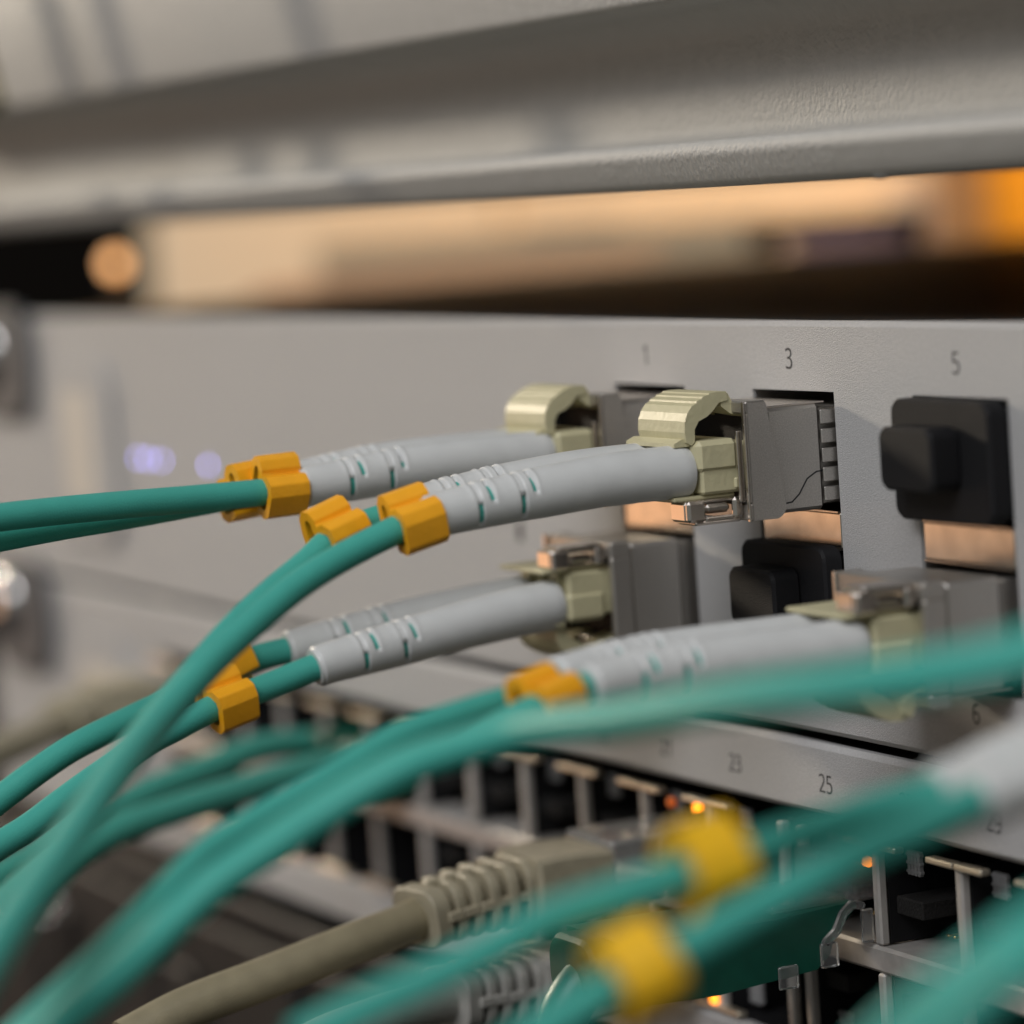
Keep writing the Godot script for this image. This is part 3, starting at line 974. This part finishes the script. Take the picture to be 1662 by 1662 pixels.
func fibre_lead(called: String, label: String, centre: Vector3, flip: bool, strands: Array, clips: Array) -> void:
	var o := thing(called, label, "fibre lead", Vector3(centre.x, centre.y, 9), "teal duplex fibre leads")
	var h := Node3D.new()
	h.name = "plug"
	h.position = Vector3(0, 0, -9 * MM)
	if flip:
		h.rotation.z = PI
	o.add_child(h, true)
	org = Vector3.ZERO
	for s in [-1, 1]:
		begin()
		span(s * 3.1 - 2.25, s * 3.1 + 2.25, -2.5, 1.9, 5.5, 13.0, 0.25)
		span(s * 3.1 - 0.8, s * 3.1 + 0.8, -2.7, 1.0, 13.0, 13.5, 0.15)
		finish("plug_housing", mats.beige_clip, h)
	begin()
	span(-5.6, 5.6, -0.55, 2.35, 9.15, 13.35, 0.45)
	span(4.9, 5.55, -2.2, -1.2, 8.6, 9.7, 0.15)
	span(-4.9, 4.7, -3.0, -2.55, 9.3, 15.6, 0.15)
	finish("plug_holder", mats.beige_clip, h)
	begin()
	var arch := PackedVector2Array([Vector2(13.45, 2.0), Vector2(13.9, 2.3), Vector2(14.1, 3.2), Vector2(14.0, 4.2), Vector2(13.7, 4.9), Vector2(13.2, 5.5), Vector2(12.75, 5.72), Vector2(12.65, 5.9), Vector2(12.1, 6.1), Vector2(12.0, 6.25), Vector2(11.4, 6.4), Vector2(11.3, 6.52), Vector2(10.6, 6.58), Vector2(9.6, 6.55), Vector2(9.5, 5.75), Vector2(10.4, 5.6), Vector2(11.1, 4.9), Vector2(11.7, 4.45), Vector2(12.6, 4.1), Vector2(13.05, 3.4), Vector2(13.1, 2.3)])
	extrude(arch, Vector3(-4.1, 0, 0), Vector3(0, 0, 1), Vector3(0, 1, 0), Vector3(8.85, 0, 0), false, 0.0)
	extrude(PackedVector2Array([Vector2(15.0, 1.9), Vector2(15.0, 2.25), Vector2(14.2, 2.6), Vector2(13.5, 2.6), Vector2(13.4, 1.9)]), Vector3(-4.9, 0, 0), Vector3(0, 0, 1), Vector3(0, 1, 0), Vector3(9.2, 0, 0))
	var a := finish("trigger", mats.beige_clip, h)
	for s in [-1, 1]:
		begin()
		extrude(PackedVector2Array([Vector2(10.2, 6.0), Vector2(9.4, 6.4), Vector2(8.9, 5.4), Vector2(5.5, 4.2), Vector2(5.5, 3.6), Vector2(9.2, 4.5), Vector2(10.1, 5.2)]), Vector3(s * 3.1 - 1.5, 0, 0), Vector3(0, 0, 1), Vector3(0, 1, 0), Vector3(3.0, 0, 0))
		finish("latch", mats.beige_clip, a)
	org = Vector3(centre.x, centre.y, 9)
	var lines := []
	for s in strands:
		lines.append(run(s))
	var stops := []
	for k in 53:
		stops.append(0.5 * k)
	for g in [16.0, 17.25, 20.1, 21.35]:
		for e in [-0.75, -0.6, -0.45, -0.29, -0.255, 0.255, 0.29, 0.45, 0.6, 0.75]:
			stops.append(g + e)
	stops.append_array([25.68, 25.72])
	stops.sort()
	for l in lines:
		var from_plug := PackedVector3Array()
		for p in l:
			if p.z > 13.3:
				from_plug.append(p)
		begin()
		loft(from_plug, stops, 48, boot_radius)
		finish("boot", mats.boot, o)
		begin()
		var l2 := line_length(from_plug)
		var at := [8.0, 24.4, 24.8]
		for k in range(1, 140):
			at.append(24.8 + (l2 - 24.8) * k / 139.0)
		loft(from_plug, at, 22, func(s, _a): return 1.74 if s < 24.6 else 1.28)
		finish("cable", mats.aqua, o)
		if l == lines[0]:
			lines[0] = from_plug
		else:
			lines[1] = from_plug
	for c in clips:
		begin()
		clip_shape(frame_at(lines[c[0]], c[1]), c[2], c[3] if c.size() > 3 else 0.0)
		finish("cable_clip", mats.yellow if centre.x < 80 else mats.lemon, o)


func fibre_leads() -> void:
	fibre_lead("fibre_lead", "teal fibre lead in port 1, its cable running level to the left edge", Vector3(-27.8, CUP, 0), false, [A_FRONT, A_REAR], [[0, 27.9, 1.0, -0.55], [1, 29.8, -1.0, 0.35]])
	fibre_lead("fibre_lead", "teal fibre lead in port 3, bending down to the lower left in front of another", Vector3(0.2, CUP, 0), false, [B_FRONT, B_REAR], [[0, 26.9, 1.0, -0.2], [1, 32.0, 1.0, -0.2]])
	fibre_lead("fibre_lead", "teal fibre lead in port 2 whose grey boots end well before its orange clip", Vector3(-27.8, CLO, 0), true, [C_FRONT, C_REAR], [[0, 35.4, 1.0, -0.3], [1, 32.4, -1.0, 0.3]])
	fibre_lead("fibre_lead", "teal fibre lead in port 6, a thick pair curving to the bottom left", Vector3(28.2, CLO, 0), true, [D_FRONT, D_REAR], [[0, 29.9, 1.0, 0.0]])
	fibre_lead("fibre_lead", "blurred teal lead crossing in front of port 6 from the right edge", Vector3(112.2, CUP, 0), false, [E_FRONT, E_REAR], [])
	fibre_lead("fibre_lead", "two blurred teal strands with round yellow clips, low in the foreground", Vector3(84.2, CLO, 0), true, [F_FRONT, F_REAR], [[0, 44.2, 1.0, -0.9], [1, 52.9, 1.0, -0.9]])
	fibre_lead("fibre_lead", "blurred teal lead cutting the lower right corner", Vector3(112.2, CLO, 0), true, [G_FRONT, G_REAR], [])


# ------------------------------------------------------------------ copper leads
func ribbed_boot(o: Node3D, line: PackedVector3Array, s0: float, w: float, h: float, mat: Material) -> void:
	begin()
	loft(line, [s0, s0 + 11.8], 16, func(_s, _a): return 2.5)
	finish("boot_core", mat, o)
	begin()
	for k in 6:
		var f := frame_at(line, s0 + 0.2 + 2.0 * k)
		var g := 1.0 - 0.03 * k
		extrude(rounded(w * g, h * g, 1.9), f.origin, f.basis.x, f.basis.y, f.basis.z * (1.0 if k < 5 else 1.9), true, 0.15)
	for a in [0.0, PI / 2, PI, PI * 1.5]:
		for k in 5:
			var f := frame_at(line, s0 + 1.0 + 2.0 * k)
			var p := Vector3(cos(a) * (w / 2 - 0.75), sin(a) * (h / 2 - 0.75), 0.6)
			box(p, Vector3(1.0, 1.0, 1.7), 0.15, f)
	finish("boot", mat, o)


func clear_plug(o: Node3D, x: float, y: float, z1: float) -> void:
	begin()
	span(x - 5.0, x + 5.0, y - 3.1, y + 3.1, -9, z1, 0.3)
	finish("clear_plug", mats.milky, o)


func copper_lead(label: String, x: float, y: float, path: Array, cable_r: float, s0: float, hood: Material, cord: Material, up: float) -> void:
	var o := thing("copper_lead", label, "network cable", Vector3(x, y, 5))
	var line := run(path)
	begin()
	cable(line, cable_r, s0 - 6.0)
	finish("cable", cord, o)
	clear_plug(o, x, y + up, 9.6)
	begin()
	var poly := PackedVector2Array([Vector2(9.0, 2.9), Vector2(14.5, 3.1), Vector2(17.5, 2.9), Vector2(17.5, -3.3), Vector2(14, -3.6), Vector2(9.0, -3.2)])
	extrude(poly, Vector3(x - 4.9, y + up * 0.5, 0), Vector3(0, 0, 1), Vector3(0, 1, 0), Vector3(9.8, 0, 0), false, 0.4)
	finish("hood", hood, o)
	ribbed_boot(o, line, s0, 8.6, 6.9, hood)


func copper_leads() -> void:
	copper_lead("beige network cable with a ribbed boot, plugged in under the number 21", -29, -54.9, BEIGE, 2.05, 7.2, mats.beige, mats.olive, 1.2)
	copper_lead("pale grey network cable with a ribbed boot, directly below the beige one", -29, -64.6, GREY, 2.1, 5.2, mats.grey_boot, mats.grey_boot, 0.6)
	copper_lead("blurred beige network cable with a ribbed boot, at the left edge", -155, -48.5, LEFT_BEIGE, 2.25, 9.0, mats.beige, mats.beige, -1.5)
	# the green one, with its clear tip, in the port under the number 25
	var o := thing("green_lead", "dark green network plug with a clear tip, under the number 25", "network cable", Vector3(2, -56, 5))
	begin()
	var side := PackedVector2Array([Vector2(25, -53.3), Vector2(9.5, -53.5), Vector2(1.0, -53.0), Vector2(1.0, -53.6), Vector2(3.7, -56.3), Vector2(4.0, -57.4), Vector2(5.4, -58.7), Vector2(15.5, -59.4), Vector2(25, -59.2)])
	extrude(side, Vector3(-3.6, 0, 0), Vector3(0, 0, 1), Vector3(0, 1, 0), Vector3(11.1, 0, 0), false, 0.3)
	finish("hood", mats.green, o)
	begin()
	span(-3.0, 7.0, -53.3, -49.2, -9, 1.2, 0.3)
	span(-2.6, 6.6, -53.35, -52.5, 1.25, 9.3, 0.25)
	finish("clear_plug", mats.clear, o)
	begin()
	extrude(stroke([[0.6, -53.4], [1.6, -53.2], [2.5, -53.9], [3.3, -55.4], [4.4, -56.2]], 0.35), Vector3(7.55, 0, 0), Vector3(0, 0, 1), Vector3(0, 1, 0), Vector3(0.5, 0, 0))
	span(7.55, 8.05, -58.6, -56.3, 3.3, 5.1, 0.12)
	span(7.55, 8.05, -56.9, -53.8, -0.6, 0.6, 0.12)
	span(7.55, 8.0, -59.9, -57.8, 7.6, 9.6, 0.12)
	finish("latch", mats.clear, o)
	begin()
	var gl := run([[2, -56.2, 18], [2, -56.8, 25], [2, -60, 28.5], [2, -67, 30], [2, -80, 30]])
	cable(gl, 2.3)
	finish("cable", mats.green_cable, o)
	begin()
	extrude(rounded(9, 6.2, 2.4), Vector3(2, -56.2, 25.05), Vector3(1, 0, 0), Vector3(0, 1, 0), Vector3(0, 0, 2.6), true, 0.4)
	finish("cable_collar", mats.green, o)
	# blurred green leads at the left
	var n := 0
	for t in [[TEAL_A, -113.0, "blurred green network cable, behind the fibre leads, the farther left one"], [TEAL_B, -99.0, "blurred green network cable behind the fibre leads, the nearer right one"] ]:
		o = thing("green_lead", t[2], "network cable", Vector3(t[1], -53, 2), "green leads on the left")
		var l := run(t[0])
		begin()
		cable(l, 1.7)
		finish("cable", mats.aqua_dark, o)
		begin()
		span(t[1] - 5, t[1] + 5, -56, -50, -6, 5, 0.8)
		finish("hood", mats.green, o)
		n += 1


func hanging_cables() -> void:
	for s in [[-166.3, 37.6, "thin cord hanging left of the tray, its shadow leftmost on the edge"], [-145.2, 36.2, "thin cord hanging left of the tray, its shadow second on the edge"], [-85.3, 34.2, "thin cord hanging left of the tray, its shadow rightmost on the edge"]]:
		var p := Vector3(s[0] - 72, s[1] + 18, 27.7)
		var o := thing("hanging_cord", s[2], "cord", p, "cords hanging beside the tray")
		begin()
		cable(run([[p.x + 14.5, p.y - 24, p.z], [p.x, p.y, p.z], [p.x - 40, p.y + 70, p.z]]), 1.5)
		finish("cord", mats.olive, o)
